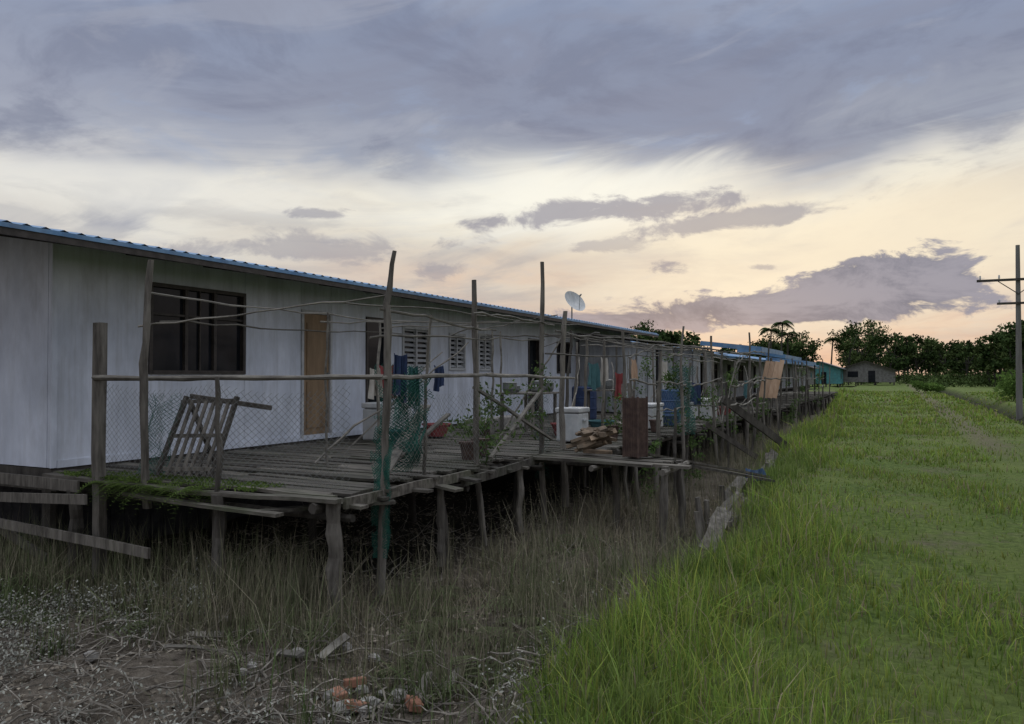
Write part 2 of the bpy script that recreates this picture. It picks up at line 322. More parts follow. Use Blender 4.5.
# ------------------------------------------------------------------ longhouses
WX=-8.54; FZ=.6; WT=3.16; DZ=.57
def corr_roof(mb,x0,z0,x1,z1,y0,y1,pitch=.19,amp=.018):
    n=int((y1-y0)/pitch*4); vs=[];fs=[]
    for i in range(n+1):
        y=y0+(y1-y0)*i/n; dz=amp*math.sin(i*math.pi/2)
        vs+=[(x0,y,z0+dz),(x1,y,z1+dz)]
    for i in range(n): fs.append((2*i,2*i+1,2*i+3,2*i+2))
    mb.add(vs,fs)
def longhouse(name,wx,y0,y1,fz,wt,depth,ex,ez,ry0,ry1,openings,wallm,near=True,fasc=None):
    H=empty(name); rx=wx-depth/2; rz=ez+(ex-rx)*.16
    w=MB(); t=.08
    ops=sorted(openings)
    def panel(a,b,z0,z1):
        n=max(1,round((b-a)/1.2)); 
        for i in range(n):
            p=a+(b-a)*i/n; q=a+(b-a)*(i+1)/n
            w.bb(wx-t,wx,p+.004,q-.004,z0,z1)
    cur=y0
    for (a,b_,z0,z1,kind) in ops:
        panel(cur,a,fz,wt)
        if z0>fz+.05: w.bb(wx-t,wx,a+.002,b_-.002,fz,z0)
        w.bb(wx-t,wx,a+.002,b_-.002,z1,wt)
        cur=b_
    panel(cur,y1,fz,wt)
    for yy in (y0,y1-t):
        n=6
        for i in range(n):
            xa=wx-t-.003-(depth-2*t)*i/n; xb=wx-t-.003-(depth-2*t)*(i+1)/n+.004
            def top(x): return min(ez+(ex-x)*.16, ez+(ex-rx)*.16-(rx-x)*.16 if x<rx else 99)-.06
            za,zb=top(xa),top(xb)
            vs=[(xa,yy,fz),(xb,yy,fz),(xb,yy,zb),(xa,yy,za),(xa,yy+t,fz),(xb,yy+t,fz),(xb,yy+t,zb),(xa,yy+t,za)]
            w.add(vs,[(0,1,2,3),(7,6,5,4),(0,4,5,1),(1,5,6,2),(2,6,7,3),(3,7,4,0)])
    w.bb(wx-depth,wx-depth+t,y0,y1,fz,wt)
    w.obj('walls',wallm,H)
    tr=MB()
    tr.bb(wx+.002,wx+.022,y0-.02,y0+.05,fz,wt-.02)
    tr.bb(wx+.002,wx+.018,y0+.06,y1,fz-.005,fz+.08)
    tr.obj('wall_trim',wallm,H)
    r=MB(); corr_roof(r,ex,ez+.05,rx,rz+.05,ry0,ry1); corr_roof(r,rx,rz+.05,wx-depth-.8,ez+.05,ry0,ry1)
    r.obj('roof_sheets',M_roof,H)
    f=MB(); f.bb(ex-.03,ex,ry0,ry1,ez-.07,ez+.02); f.bb(ex-.035-.55,ex-.035,ry0,ry0+.03,ez-.06,ez+.015)
    f.obj('fascia',fasc or M_frame,H)
    f=MB(); f.bb(ex+.002,ex+.012,ry0,ry1,ez+.0,ez+.045); f.obj('roof_edge_flashing',M_roof,H)
    s=MB(); yy=ry0+.05
    while yy<ry1:
        s.beam((ex-.04,yy,ez-.02),(rx,yy,rz-.02),.05,.1); yy+=1.2
    for q in(.25,.6,.9): 
        xx=ex-.04+(rx-ex)*q*.3; s.beam((xx,ry0,ez+.02+(ex-xx)*.16-.02),(xx,ry1,ez+.02+(ex-xx)*.16-.02),.05,.04)
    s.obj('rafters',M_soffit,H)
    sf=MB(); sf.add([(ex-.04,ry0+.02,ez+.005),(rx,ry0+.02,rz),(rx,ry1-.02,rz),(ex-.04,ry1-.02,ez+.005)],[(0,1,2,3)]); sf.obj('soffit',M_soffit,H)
    fl=MB(); fl.bb(wx-depth,wx+.0,y0,y1,fz-.12,fz-.01); fl.obj('floor',M_dark,H)
    st=MB(); yy=y0+.1
    while yy<y1:
        for xx in np.arange(wx-.15,wx-depth,-2.3): st.pole((xx+U(-.05,.05),yy,-.8),(xx,yy,fz-.12),.085,.08,7,3)
        st.beam((wx,yy,fz-.2),(wx-depth,yy,fz-.2),.08,.14); yy+=2.4
    st.obj('stilts',M_dark,H)
    sk=MB(); yy=y0+.3
    while yy<y1: sk.bb(wx-.5,wx-.47,yy,yy+.19,-.7,fz-.13); yy+=.2
    xx=wx-.4
    while xx>wx-depth: sk.bb(xx-.19,xx,y0+.9,y0+.93,-.7,fz-.13); xx-=.2
    sk.obj('added_underfloor_screen',M_soffit,H)  # boards added to close off the underside and keep it dark
    g=MB();fr=MB();dr=MB();lf=MB();cu=MB();hn=MB()
    for (a,b_,z0,z1,kind) in ops:
        F_=fr if kind in('win','dark') else lf
        e=.05
        F_.bb(wx-t+.004,wx+.025,a,a+e,z0,z1);F_.bb(wx-t+.004,wx+.025,b_-e,b_,z0,z1)
        F_.bb(wx-t+.004,wx+.027,a+e,b_-e,z1-e,z1)
        if kind!='door': F_.bb(wx-t+.004,wx+.032,a+e,b_-e,z0,z0+e)
        if kind=='win':
            g.bb(wx-.05,wx-.042,a+e,b_-e,z0+e,z1-e)
            for q in(.36,.66):
                yy=a+(b_-a)*q; fr.bb(wx-.04,wx+.01,yy-.025,yy+.025,z0+e,z1-e)
            fr.bb(wx-.038,wx+.006,a+e,b_-e,z0+.66*(z1-z0)-.014,z0+.66*(z1-z0)+.014)
            fr.bb(wx-.036,wx-.01,a+(b_-a)*.51-.01,a+(b_-a)*.51+.01,z0+e,z1-e)
        elif kind=='louvre':
            g.bb(wx-.075,wx-.07,a+e,b_-e,z0+e,z1-e)
            zz=z0+e+.04
            R=Matrix.Rotation(.7,3,'Y')
            mid=(a+b_)/2; lf.bb(wx-.06,wx+.012,mid-.02,mid+.02,z0+e,z1-e)
            while zz<z1-e:
                for (p,q) in((a+e,mid-.02),(mid+.02,b_-e)): cu.box((wx-.03,(p+q)/2,zz),(.09,q-p-.01,.006),R)
                zz+=.1
        elif kind=='door':
            dr.bb(wx-.05,wx-.012,a+e+.003,b_-e-.003,z0,z1-e-.003)
            for (p,q) in((z0+.15,z0+.9),(z0+1.0,z1-.2)):
                dr.bb(wx-.011,wx+.0,a+e+.1,b_-e-.1,p,q)
            hn.bb(wx+.001,wx+.04,b_-e-.09,b_-e-.06,z0+.95,z0+1.05)
        elif kind=='dark':
            g.bb(wx-.075,wx-.07,a+e,b_-e,z0,z1-e)
    for q,nm,mm in((g,'glass',M_glass),(fr,'window_frames',M_frame),(dr,'door',M_door),(lf,'pale_frames',M_wframe),(cu,'louvre_slats',M_wframe),(hn,'door_handle',M_wire)):
        if q.v: q.obj(nm,mm,H)
    return H
ops=[(6.86,8.5,1.66,2.84,'win'),(9.7,10.45,.64,2.7,'door'),(11.4,12.1,.62,2.7,'dark'),(12.55,13.56,1.75,2.6,'louvre'),(14.3,15.0,1.75,2.55,'louvre'),(15.6,16.3,1.75,2.6,'louvre'),
     (18.3,19.0,.62,2.6,'dark'),(20.2,21.2,1.7,2.6,'win'),(22.4,23.1,.62,2.6,'dark'),(24.2,25.4,1.7,2.6,'louvre')]
LH=longhouse('longhouse',WX,5.6,27,FZ,WT,7.0,-7.6,3.06,4.1,27.3,ops,M_wall)
ops2=[(31,32,1.3,2.2,'louvre'),(33.5,34.3,.5,2.2,'dark'),(36,37.5,1.3,2.2,'win'),(40,40.8,.5,2.2,'dark'),(43,44.5,1.3,2.2,'win'),(48,48.8,.5,2.2,'dark')]
longhouse('longhouse',-7.6,30.5,52,.5,2.6,7,-6.4,2.42,29.5,53,ops2,M_wall2,fasc=M_roof)
longhouse('longhouse',-8.8,57,92,.5,2.8,7,-7.6,2.6,56,93,[(60,61,1.4,2.3,'win'),(65,66,.5,2.3,'dark'),(70,71,1.4,2.3,'win'),(75,76,.5,2.3,'dark'),(80,82,1.4,2.3,'win')],M_wall2,fasc=M_roof)
A_=empty('porch_awning'); q=MB(); q2=MB()
for (a,b_,x0,z0,x1,z1) in((28.2,34,-6.3,2.85,-4.2,2.6),(35.5,42,-6.3,2.8,-4.3,2.5),(44,49,-6.3,2.6,-4.2,2.35)):
    corr_roof(q,x1,z1,x0,z0,a,b_); q2.bb(x1+.002,x1+.02,a,b_,z1-.14,z1+.03); q2.beam((x1+.01,a-.012,z1-.05),(x0,a-.012,z0-.05),.02,.16)
q.obj('sheets',M_roof,A_); q2.obj('fascia',M_roof,A_); q=MB()
for y_ in(28.3,31,33.9,35.6,39,41.9,44.1,48.9): q.pole((-4.25,y_,-.4),(-4.25,y_,2.3),.045,.04)
q.obj('posts',M_post,A_)
def shed(y0,y1,x0,x1,z0,h,door):
    H=empty('lean_to_shed'); q=MB()
    y=y0
    while y<y1-.01:
        w_=U(.16,.3); y2=min(y+w_,y1)
        if door[0]<y<door[1]: q.bb(x1-.03,x1,y,y2-.006,z0+1.85,z0+h+U(-.02,.02))
        else: q.bb(x1-.03,x1,y,y2-.006,z0+U(0,.05),z0+h+U(-.02,.02))
        y=y2
    x=x0
    while x<x1-.05:
        w_=U(.16,.3); x2=min(x+w_,x1-.04); q.bb(x,x2-.006,y0,y0+.03,z0+U(0,.05),z0+h+.15*(x1-x)/(x1-x0)); x=x2
    q.obj('walls',M_wall2,H); q=MB(); q.bb(x0,x1-.5,y0+.5,y1,z0,z0+h-.1); q.obj('interior_shade_block',M_soffit,H)  # solid dark block stands in for the shade inside
    q=MB(); corr_roof(q,x1+.3,z0+h+.02,x0,z0+h+.3,y0-.3,y1+.3); q.obj('roof',M_brownroof,H)
shed(21.6,24.4,-8.4,-6.3,.56,2.0,(22.3,23.0))
shed(25.4,28.6,-8.0,-5.9,.56,1.95,(26.2,26.9))
bd=MB()
bd.beam((-10.6,5.35,.50),(-7.75,5.38,.47),.03,.12,n=4,wob=.006)
bd.beam((-10.5,5.2,.22),(-7.3,5.15,.40),.03,.10,n=4,wob=.006)
bd.beam((-10.6,5.3,.06),(-6.5,5.25,-.08),.03,.10,n=6,wob=.012)
bd.beam((-10,5.45,.15),(-8.3,5.4,-.35),.03,.1)
bd.obj('bracing_boards',M_post)

# ------------------------------------------------------------------ decks
def deck(name,x0,x1,y0,y1,z,stx=3,sty=2.1):
    D=empty(name); p=MB(); y=y0
    while y<y1:
        w=U(.1,.2)
        if random.random()>.04:
            a=x0; b_=x1+U(-.2,.18)
            cut=U(.3,.7)*(x1-x0)+x0
            for (q,r_) in((a,cut-.005),(cut+.005,b_)):
                dz=U(-.012,.012)
                p.beam((q,y+w/2,z-.018+dz),(r_,y+w/2+U(-.012,.012),z-.018+U(-.02,.01)),w-U(.008,.03),.03,roll=U(-.05,.05),n=3,wob=.005)
        y+=w
    p.obj('planks',M_plank,D)
    j=MB()
    for q in np.linspace(x0+.3,x1-.12,stx+1):
        j.pole((q,y0-.15,z-.1),(q,y1,z-.1),.05,.045,7,14,.012)
    yy=y0+.12
    while yy<y1:
        j.pole((x0,yy,z-.2),(x1+.12,yy,z-.21),.045,.04,7,6,.012)
        yy+=sty
    j.obj('joists',M_dark,D)
    s=MB(); yy=y0+sty*.9
    while yy<y1:
        for q in np.linspace(x0+.4,x1-.1,stx):
            s.pole((q+U(-.1,.1),yy+U(-.1,.1),-.75),(q,yy+U(-.1,.1),z-.15),U(.045,.07),U(.04,.06),8,6,.015)
        yy+=sty
    s.obj('stilts',M_dark,D)
    return D
D1=deck('wooden_deck',-8.45,-4.5,5.55,10.5,DZ)
D2=deck('wooden_deck',-8.45,-3.8,10.6,27.2,DZ-.02)
D3=deck('wooden_deck',-8.2,-3.9,29.5,62,.42,2,3)
e=MB()
e.beam((-8.4,5.47,DZ-.02),(-6.2,5.44,DZ-.05),.12,.035,n=4,wob=.012)
e.beam((-6.25,5.42,DZ-.06),(-4.4,5.5,DZ-.03),.13,.035,n=4,wob=.012)
e.beam((-7.0,5.38,DZ-.12),(-4.9,5.30,DZ-.16),.1,.03,n=4,wob=.012)
e.beam((-4.42,5.6,DZ-.07),(-4.40,7.9,DZ-.06),.04,.1,n=4,wob=.012)
e.beam((-4.36,7.6,DZ-.12),(-4.38,10.6,DZ-.05),.04,.1,n=4,wob=.012)
e.beam((-5.2,5.32,DZ-.16),(-4.3,6.2,DZ-.13),.12,.03,n=3,wob=.012)
for i in range(9):
    yy=5.7+i*.5; e.beam((-4.9,yy,DZ-.06),(-4.3+U(-.05,.2),yy+U(-.15,.15),DZ-.09+U(-.04,.02)),U(.07,.14),.028,n=2,wob=.01)
e.obj('edge_boards',M_plank,D1)
J=empty('jetty'); p=MB(); y=9.5
for i in range(5):
    p.beam((-4.45+U(-.1,.1),y+.09,DZ-.03+U(-.02,.01)),(-2.45+U(-.35,.15),y+.09+U(-.04,.04),DZ-.06+U(-.02,.01)),.15,.035,n=3,wob=.01); y+=.18
p.beam((-3.3,10.3,DZ-.0),(-1.6,11.6,.15),.2,.035,n=3,wob=.008)
p.beam((-3.0,10.2,DZ+.02),(-1.7,12.2,.12),.12,.03,n=3,wob=.008)
p.obj('planks',M_plank,J)
p=MB()
for q in((-2.6,9.6),(-2.55,10.35),(-3.5,10.4)): p.pole((q[0],q[1],-.7),(q[0]+U(-.05,.05),q[1],DZ-.06),.055,.05,8,6,.015)
p.pole((-2.58,9.4,DZ-.12),(-2.56,10.6,DZ-.12),.04,.04);p.pole((-3.5,9.4,DZ-.12),(-3.5,10.6,DZ-.12),.04,.04)
p.obj('posts',M_post,J)
p=MB()
for i in range(26):
    y=8.6+i*.3; x=-1.95+U(-.25,.2)
    p.beam((x,y,U(-.35,-.05)),(x+U(-.2,.2),y+U(.5,1.5),U(-.25,.1)),U(.1,.2),U(.03,.06),roll=U(-.7,.7),n=3,wob=.015)
for i in range(10):
    y=9.0+i*.65; p.pole((-2.1+U(-.15,.1),y,-.7),(-2.1+U(-.2,.1),y+U(-.15,.15),U(-.05,.2)),.045,.035)
p.obj('retaining_timbers',M_post)

# ------------------------------------------------------------------ fence
FE=empty('deck_fence'); p=MB()
def post(x,y,z0,z1,r,dx=0,dy=0,bend=0,r1=None,wob=.018): p.pole((x,y,z0),(x+dx,y+dy,z1),r,r1 or r*.7,8,12,wob,bend)
p.beam((-7.5,5.45,-.6),(-7.52,5.45,2.2),.11,.09,n=6,wob=.012)
post(-6.8,5.47,.3,2.82,.045,.02,0,.03)
post(-5.8,5.42,-.2,1.63,.032)
post(-4.5,5.55,-.7,DZ-.03,.075,r1=.07)
post(-5.75,5.4,-.7,DZ-.05,.065,r1=.06)
post(-7.9,5.45,-.7,DZ-.05,.075,r1=.07)
p.pole((-4.45,6.18,-.45),(-4.40,6.2,2.35),.045,.034,8,11,.016,-.03); p.pole((-4.40,6.2,2.33),(-4.34,6.25,2.85),.034,.02,8,4,.01)
post(-4.45,8.3,-.4,2.8,.042,-.12,-.05,.03)
post(-4.42,10.0,-.4,3.24,.040,-.03,0,.02)
post(-4.4,7.2,-.4,DZ-.02,.05);post(-4.4,9.2,-.4,DZ,.05)
post(-4.4,10.75,-.3,2.6,.05,0,0,.03)
post(-4.6,7.2,.5,2.3,.022,.08,0)
p.obj('posts',M_post,FE)
p=MB()
p.pole((-7.52,5.38,1.62),(-4.38,6.12,1.63),.028,.022,7,12,.009)
p.pole((-4.38,6.1,1.62),(-4.38,8.35,1.66),.024,.02,7,10,.012)
p.pole((-4.38,8.2,1.65),(-4.36,11,1.6),.024,.016,7,10,.012)
p.beam((-4.6,8.3,1.5),(-4.35,10.1,.75),.05,.03,n=3,wob=.008)
p.beam((-4.4,8.35,.65),(-4.45,10.0,1.45),.05,.03,n=3,wob=.008)
p.beam((-4.55,6.3,.62),(-5.1,8.0,1.28),.13,.025)
p.beam((-4.7,6.4,.60),(-4.6,7.7,1.2),.06,.025)
for (a,b_,r) in(((-7.0,5.5,2.15),(-4.4,6.2,2.42),.012),((-6.9,5.5,2.5),(-5.6,8.8,2.35),.011),((-6.3,7.5,2.3),(-4.3,8.4,2.3),.011),((-4.4,6.1,2.28),(-4.4,8.5,2.2),.014),
    ((-4.5,8.1,2.38),(-4.4,10.3,2.38),.015),((-4.45,6.0,2.0),(-4.5,10.2,2.15),.011),((-6.5,9.0,2.3),(-4.3,10.1,2.35),.012),((-6.5,11,2.3),(-4.3,10.2,2.5),.012),((-6.8,5.6,2.2),(-6.8,10,2.28),.011),
    ((-5.5,6.8,2.45),(-4.2,10.8,2.4),.010),((-4.4,10.0,1.95),(-3.8,14,2.0),.014),((-4.5,10.6,2.3),(-3.8,14.4,2.25),.014),((-6.4,12,2.35),(-3.6,12.4,2.3),.012),((-4.1,11.4,2.3),(-6.2,14,2.2),.011),
    ((-6.2,7.3,.6),(-5.3,9.4,2.1),.014),((-5.6,10.8,.6),(-4.6,11.2,2.3),.016),((-6.9,8.8,.6),(-6.2,10.2,2.0),.013)):
    p.pole(a,b_,r,r*.7,5,12,.03)
post(-6.5,9.0,.55,2.4,.025);post(-6.3,11.5,.55,2.5,.025);post(-6.1,7.4,.55,2.4,.018);post(-5.4,10.3,.55,2.3,.02);post(-6.9,13.5,.55,2.5,.025)
p.obj('rails',M_rail,FE)
def net(mb,o,u,v,L_,H_,cell,w,amp=.02,fr=3.,drop=0,ragged=0):
    o=Vector(o);u=Vector(u).normalized();v=Vector(v).normalized();nn=u.cross(v)
    ni=int(L_/cell)+1;nj=int(H_/cell)+1
    def P(i,j):
        a=i*cell;b_=j*cell
        q=mnoise.noise(Vector((a*fr,b_*fr*.5,o.x+o.y)))
        q2=mnoise.noise(Vector((a*fr*.7+9,b_*fr*.6,o.y)))
        return o+u*(a+q2*amp*.8)+v*b_+nn*(q*amp*2)+v*(-drop*4*(a/L_)*(1-a/L_)*(b_/H_))
    for i in range(ni):
        for j in range(nj):
            if (i+j)%2: continue
            if ragged and mnoise.noise(Vector((i*.15,j*.15,o.x*3)))>ragged: continue
            for dj in(-1,1):
                if 0<=j+dj<=nj and i+1<=ni:
                    A=P(i,j);B=P(i+1,j+dj);d=(B-A).normalized();s_=d.cross(nn).normalized()*w/2
                    mb.add([A-s_,A+s_,B+s_,B-s_],[(0,1,2,3)])
p=MB()
net(p,(-7.45,5.46,.6),(1,.01,0),(0,0,1),1.6,.98,.035,.0034,.02,drop=.08)
net(p,(-5.8,5.44,.6),(1,.22,0),(0,0,1),1.35,.95,.035,.0034,.03,drop=.1)
net(p,(-4.42,6.2,.6),(0,1,0),(0,0,1),2.1,.95,.04,.0034,.03,drop=.12)
net(p,(-4.42,8.35,.6),(0,1,0),(0,0,1),2.4,.9,.04,.0034,.03,drop=.15)
p.obj('wire_mesh',M_wire,FE)
p=MB()
for k in range(4):
    net(p,(-4.5+.02*k,6.12+.02*k,-.1+.1*k),(.8,.6-.3*k,0),(0,0,1),.15,1.35-.2*k,.014,.0055,.05,6+k,ragged=.3)
p.obj('fishing_net',M_net)
p=MB()
for k in range(5):
    net(p,(-4.8+.04*k,6.72+.05*k,.62+.05*k),(.5+.1*k,.9-.15*k,0),(U(-.1,.1),0,1),.32-.03*k,1.15-.08*k,.018,.006,.1,5+k,ragged=.3)
net(p,(-7.3,5.75,.6),(1,.2,0),(0,.1,1),.4,.85,.022,.004,.08,6,ragged=.3)
net(p,(-7.25,5.7,.6),(1,.1,0),(0,.1,1),.35,.8,.022,.004,.08,7,ragged=.3)
net(p,(-4.5,9.95,.2),(.1,1,0),(0,0,1),.3,1.4,.025,.005,.08,6,ragged=.3)
p.obj('fishing_net',M_net)
FE2=empty('deck_fence'); p=MB()
pts=[(-3.9,12.2,2.3),(-3.75,13.3,2.0),(-3.6,14.4,2.5),(-3.75,15.6,1.9),(-3.5,17.2,2.65),(-3.7,18.4,2.3),(-3.6,19.8,2.0),(-3.6,21.5,2.7),(-3.7,23.5,2.2),(-3.6,25.5,2.6),(-3.7,27,2.3),(-5.2,13.8,2.4),(-5.4,16,2.5),(-5.2,18.5,2.4),(-5.4,21,2.5),(-5.3,24,2.5),(-3.4,31,2.4),(-3.5,34,2.2),(-3.5,37,2.5),(-3.4,41,2.2),(-3.5,45,2.4),(-3.5,50,2.2),(-3.0,16.0,1.5),(-2.9,18.2,1.4),(-3.0,20.4,1.6),(-2.9,23,1.5),(-3.5,11.3,1.5),(-4.6,12.9,2.2),(-4.5,16.4,2.1),(-4.4,20.6,2.2),(-4.9,11.9,2.4),(-6.0,15.0,2.4),(-4.7,14.9,1.9),(-4.2,18.9,2.0),(-6.1,19.5,2.5),(-3.3,13.0,1.2),(-3.2,24.6,1.9),(-3.1,28.4,2.0),(-3.2,32.5,1.8)]
for (x,y,z) in pts: p.pole((x+U(-.08,.08),y,-.6),(x+U(-.12,.12),y+U(-.12,.12),z+U(-.15,.1)),U(.028,.048),.022,7,11,.022)
p.obj('posts',M_post,FE2)
p=MB()
def st(a,b_,r=.018): p.pole(a,b_,r,r*.7,5,10,.03)
for i in range(len(pts)-1):
    a,b_=pts[i],pts[i+1]
    if a[0]>-4 and b_[0]>-4 and b_[1]>a[1] and b_[1]-a[1]<5:
        st((a[0]+.05,a[1]-.1,1.5+U(-.08,.08)),(b_[0]+.05,b_[1]+.1,1.5+U(-.08,.08)),.02)
        if random.random()<.75: st((a[0]+.05,a[1]-.1,1.05),(b_[0]+.05,b_[1]+.1,1.0+U(-.15,.15)),.015)
        if random.random()<.6: st((a[0]+.05,a[1]-.1,2.0+U(-.1,.2)),(b_[0]+.05,b_[1]+.1,2.0+U(-.1,.2)),.014)
for i in range(9):
    y=12+i*1.7; st((-5.4,y+U(-.4,.4),2.3+U(-.1,.1)),(-3.5,y+U(-.5,.5),2.1+U(-.15,.2)),.013)
for y in(12,15,18,21,24): st((-5.3,y,2.35),(-5.3,y+3.2,2.3),.015)
for i in range(16):
    y=U(11,26); xx=U(-6,-3.4); st((xx,y,.6),(xx+U(-.5,.5),y+U(.6,1.4),U(1.3,2.2)),.014)
p.obj('rails',M_rail,FE2)
p=MB()
net(p,(-3.75,13.3,.55),(.02,1,0),(0,0,1),2.4,.95,.06,.004,.04,drop=.15)
net(p,(-3.6,17.2,.55),(0,1,0),(0,0,1),2.6,.95,.07,.005,.04,drop=.15)
p.obj('wire_mesh',M_wire,FE2)
p=MB()
for k in range(3): net(p,(-3.8+.05*k,14.5+.1*k,.5),(.3,1,0),(0,0,1),.6,1.3,.035,.008,.12,4+k,ragged=.3)
p.obj('fishing_net',M_net)
p=MB(); p.beam((-3.2,16.4,1.15),(-2.05,17.9,.02),.05,.16,n=3,wob=.01); p.beam((-3.3,15.2,.7),(-2.5,16.2,.0),.04,.10,n=3,wob=.01); p.obj('leaning_beam',M_dark)
p=MB()
for i in range(4): p.beam((-3.45+i*.13,23-.02*i,1.0),(-3.25+i*.13,23.1,2.1+U(-.08,.06)),.12,.02,roll=0)
p.obj('leaning_boards',M_orange)

# ------------------------------------------------------------------ items on the deck
R=empty('wooden_rack')
p=MB()
for i in range(6):
    x=-6.86+i*.085; p.beam((x,5.75+.02*i,.6),(x+.09,6.0+.02*i,1.38),.04,.018)
for z in(.66,1.0,1.36): p.beam((-6.92,5.74+.32*(z-.6),z),(-6.3,5.86+.32*(z-.6),z+.02),.03,.04)
p.obj('slats',M_post,R)
p=MB(); p.beam((-6.98,5.72,.6),(-6.86,6.0,1.42),.045,.04);p.beam((-6.33,5.85,.6),(-6.25,6.12,1.42),.045,.04); p.beam((-6.86,6.05,1.42),(-5.95,6.3,1.30),.04,.05); p.beam((-6.95,6.5,.6),(-6.88,6.05,1.38),.04,.04); p.obj('frame',M_dark,R)
def boxobj(name,c,dims,m_,lidm=None):
    E=empty(name); q=MB(); q.bb(c[0]-dims[0]/2,c[0]+dims[0]/2,c[1]-dims[1]/2,c[1]+dims[1]/2,c[2],c[2]+dims[2]*.84); q.obj('body',m_,E,bevel=.025)
    q=MB(); q.bb(c[0]-dims[0]/2-.015,c[0]+dims[0]/2+.015,c[1]-dims[1]/2-.015,c[1]+dims[1]/2+.015,c[2]+dims[2]*.85,c[2]+dims[2]); q.obj('lid',lidm or m_,E,bevel=.02)
    q=MB(); q.bb(c[0]+dims[0]/2+.001,c[0]+dims[0]/2+.03,c[1]-.08,c[1]+.08,c[2]+dims[2]*.6,c[2]+dims[2]*.66); q.obj('handle',m_,E,bevel=.005)
    return E
boxobj('ice_box',(-7.7,10.9,DZ),(.5,.75,.62),M_white)
boxobj('ice_box',(-4.75,11.9,DZ),(.4,.45,.55),M_white)
boxobj('ice_box',(-4.6,15.6,DZ),(.5,.8,.5),M_white)
boxobj('ice_box',(-4.3,19.6,DZ),(.5,.8,.5),M_white)
for (tx,ty) in((-6.0,12.9),(-5.6,16.2)):
    E=empty('outdoor_table'); p=MB()
    for i in range(4): p.beam((tx-.3+i*.2,ty-.6,DZ+.75),(tx-.3+i*.2,ty+.6,DZ+.75),.18,.03)
    for a in(-.3,.3):
        for b_ in(-.5,.5): p.beam((tx+a,ty+b_,DZ),(tx+a,ty+b_,DZ+.73),.05,.05)
    p.obj('table',M_post,E); p=MB()
    for k in range(5):
        r=U(.06,.14); hh=U(.08,.22); p.lathe((tx+U(-.25,.25),ty-.5+k*.25,DZ+.768),[(r*.8,0),(r,hh*.4),(r,hh),(r*1.05,hh+.01),(r*.3,hh+.03)],14)
    p.obj('pots',M_wire,E)
p=MB(); p.bb(-7.2,-6.9,12.6,15.0,DZ,DZ+.25); p.bb(-6.89,-6.6,12.6,12.7,DZ,DZ+.22); p.obj('low_concrete_trough',M_conc,bevel=.02)
def barrel(name,c,r,h,m_):
    q=MB(); q.lathe(c,[(r*.93,0),(r,.03),(r,h*.32),(r*1.04,h*.34),(r,h*.36),(r,h*.65),(r*1.04,h*.67),(r,h*.69),(r,h-.03),(r*.93,h),(r*.9,h-.02)],20); return q.obj(name,m_,smooth=False)
barrel('plastic_barrel',(-4.6,17.4,DZ),.25,.75,M_blue)
barrel('water_drum',(-6.8,17.8,DZ),.30,.8,M_navy)
for (x,y,m_) in((-5.3,12.9,M_red),(-5.0,14.0,M_teal),(-4.3,13.6,M_cream),(-4.4,16.6,M_blue),(-6.9,10.2,M_teal),(-4.2,21.5,M_red),(-7.3,11.8,M_red)):
    q=MB(); q.lathe((x,y,DZ),[(.17,0),(.24,.2),(.26,.2),(.26,.22),(.22,.22),(.16,.03)],18); q.obj('wash_basin',m_)
E=empty('rusty_bin'); q=MB()
def corr_side(a,b_,z0,z1):
    a=Vector(a);b_=Vector(b_);d=(b_-a);L_=d.length;d.normalize();nn=Vector((d.y,-d.x,0));n=24;vs=[];fs=[]
    for i in range(n+1):
        pnt=a+d*(L_*i/n)+nn*(.008*math.sin(i*1.57)); vs+=[(pnt.x,pnt.y,z0),(pnt.x,pnt.y,z1+U(-.004,.004))]
    for i in range(n): fs.append((2*i,2*i+2,2*i+3,2*i+1))
    q.add(vs,fs)
cs=[(-3.28,10.05),(-3.06,9.98),(-3.0,10.2),(-3.22,10.27)]
for i in range(4): corr_side((*cs[i],0),(*cs[(i+1)%4],0),DZ-.01,1.34)
q.obj('sides',M_rust,E)
q=MB()
for c in cs: q.pole((c[0],c[1],DZ-.02),(c[0],c[1],1.36),.016,.016,6,2,0)
q.box((-3.14,10.125,1.28),(.22,.22,.01),Matrix.Rotation(-.26,3,'Z')); q.obj('frame',M_rust,E)
q=MB()
for i in range(24):
    an=U(-.9,.9); c=(-3.75+U(-.15,.2),10.1+U(-.15,.15),DZ+.03+U(0,.26)); l=U(.12,.24)
    q.beam((c[0]-l*math.cos(an),c[1]-l*math.sin(an),c[2]+U(-.03,.06)),(c[0]+l*math.cos(an),c[1]+l*math.sin(an),c[2]+U(-.03,.16)),U(.04,.08),U(.03,.05),roll=U(0,3),n=2,wob=.006)
q.obj('firewood_pile',mat('split_wood',(.22,.16,.11),(.09,.07,.05),8,island=.5))
def cloth(name,a,b_,h,m_,amp=.035,hem=.08):
    a=Vector(a);b_=Vector(b_);d=b_-a;nn=Vector((d.y,-d.x,0)).normalized();n=22;mm=14;vs=[];fs=[];ph=U(0,6)
    for i in range(n+1):
        for j in range(mm+1):
            u=i/n;v=j/mm; taper=1-.18*v*math.sin(ph)
            c=a+d*(.5+(u-.5)*taper)+nn*(amp*(.3+v)*math.sin(u*14+ph+v*1.5)+amp*.5*math.sin(u*31+v*4))
            z=-h*v-hem*v*math.sin(u*3.1+ph)**2-.03*math.sin(u*math.pi)
            vs.append((c.x,c.y,c.z+z))
    for i in range(n):
        for j in range(mm):
            k=i*(mm+1)+j; fs.append((k,k+1,k+mm+2,k+mm+1))
    q=MB(); q.add(vs,fs); return q.obj(name,m_,smooth=True)
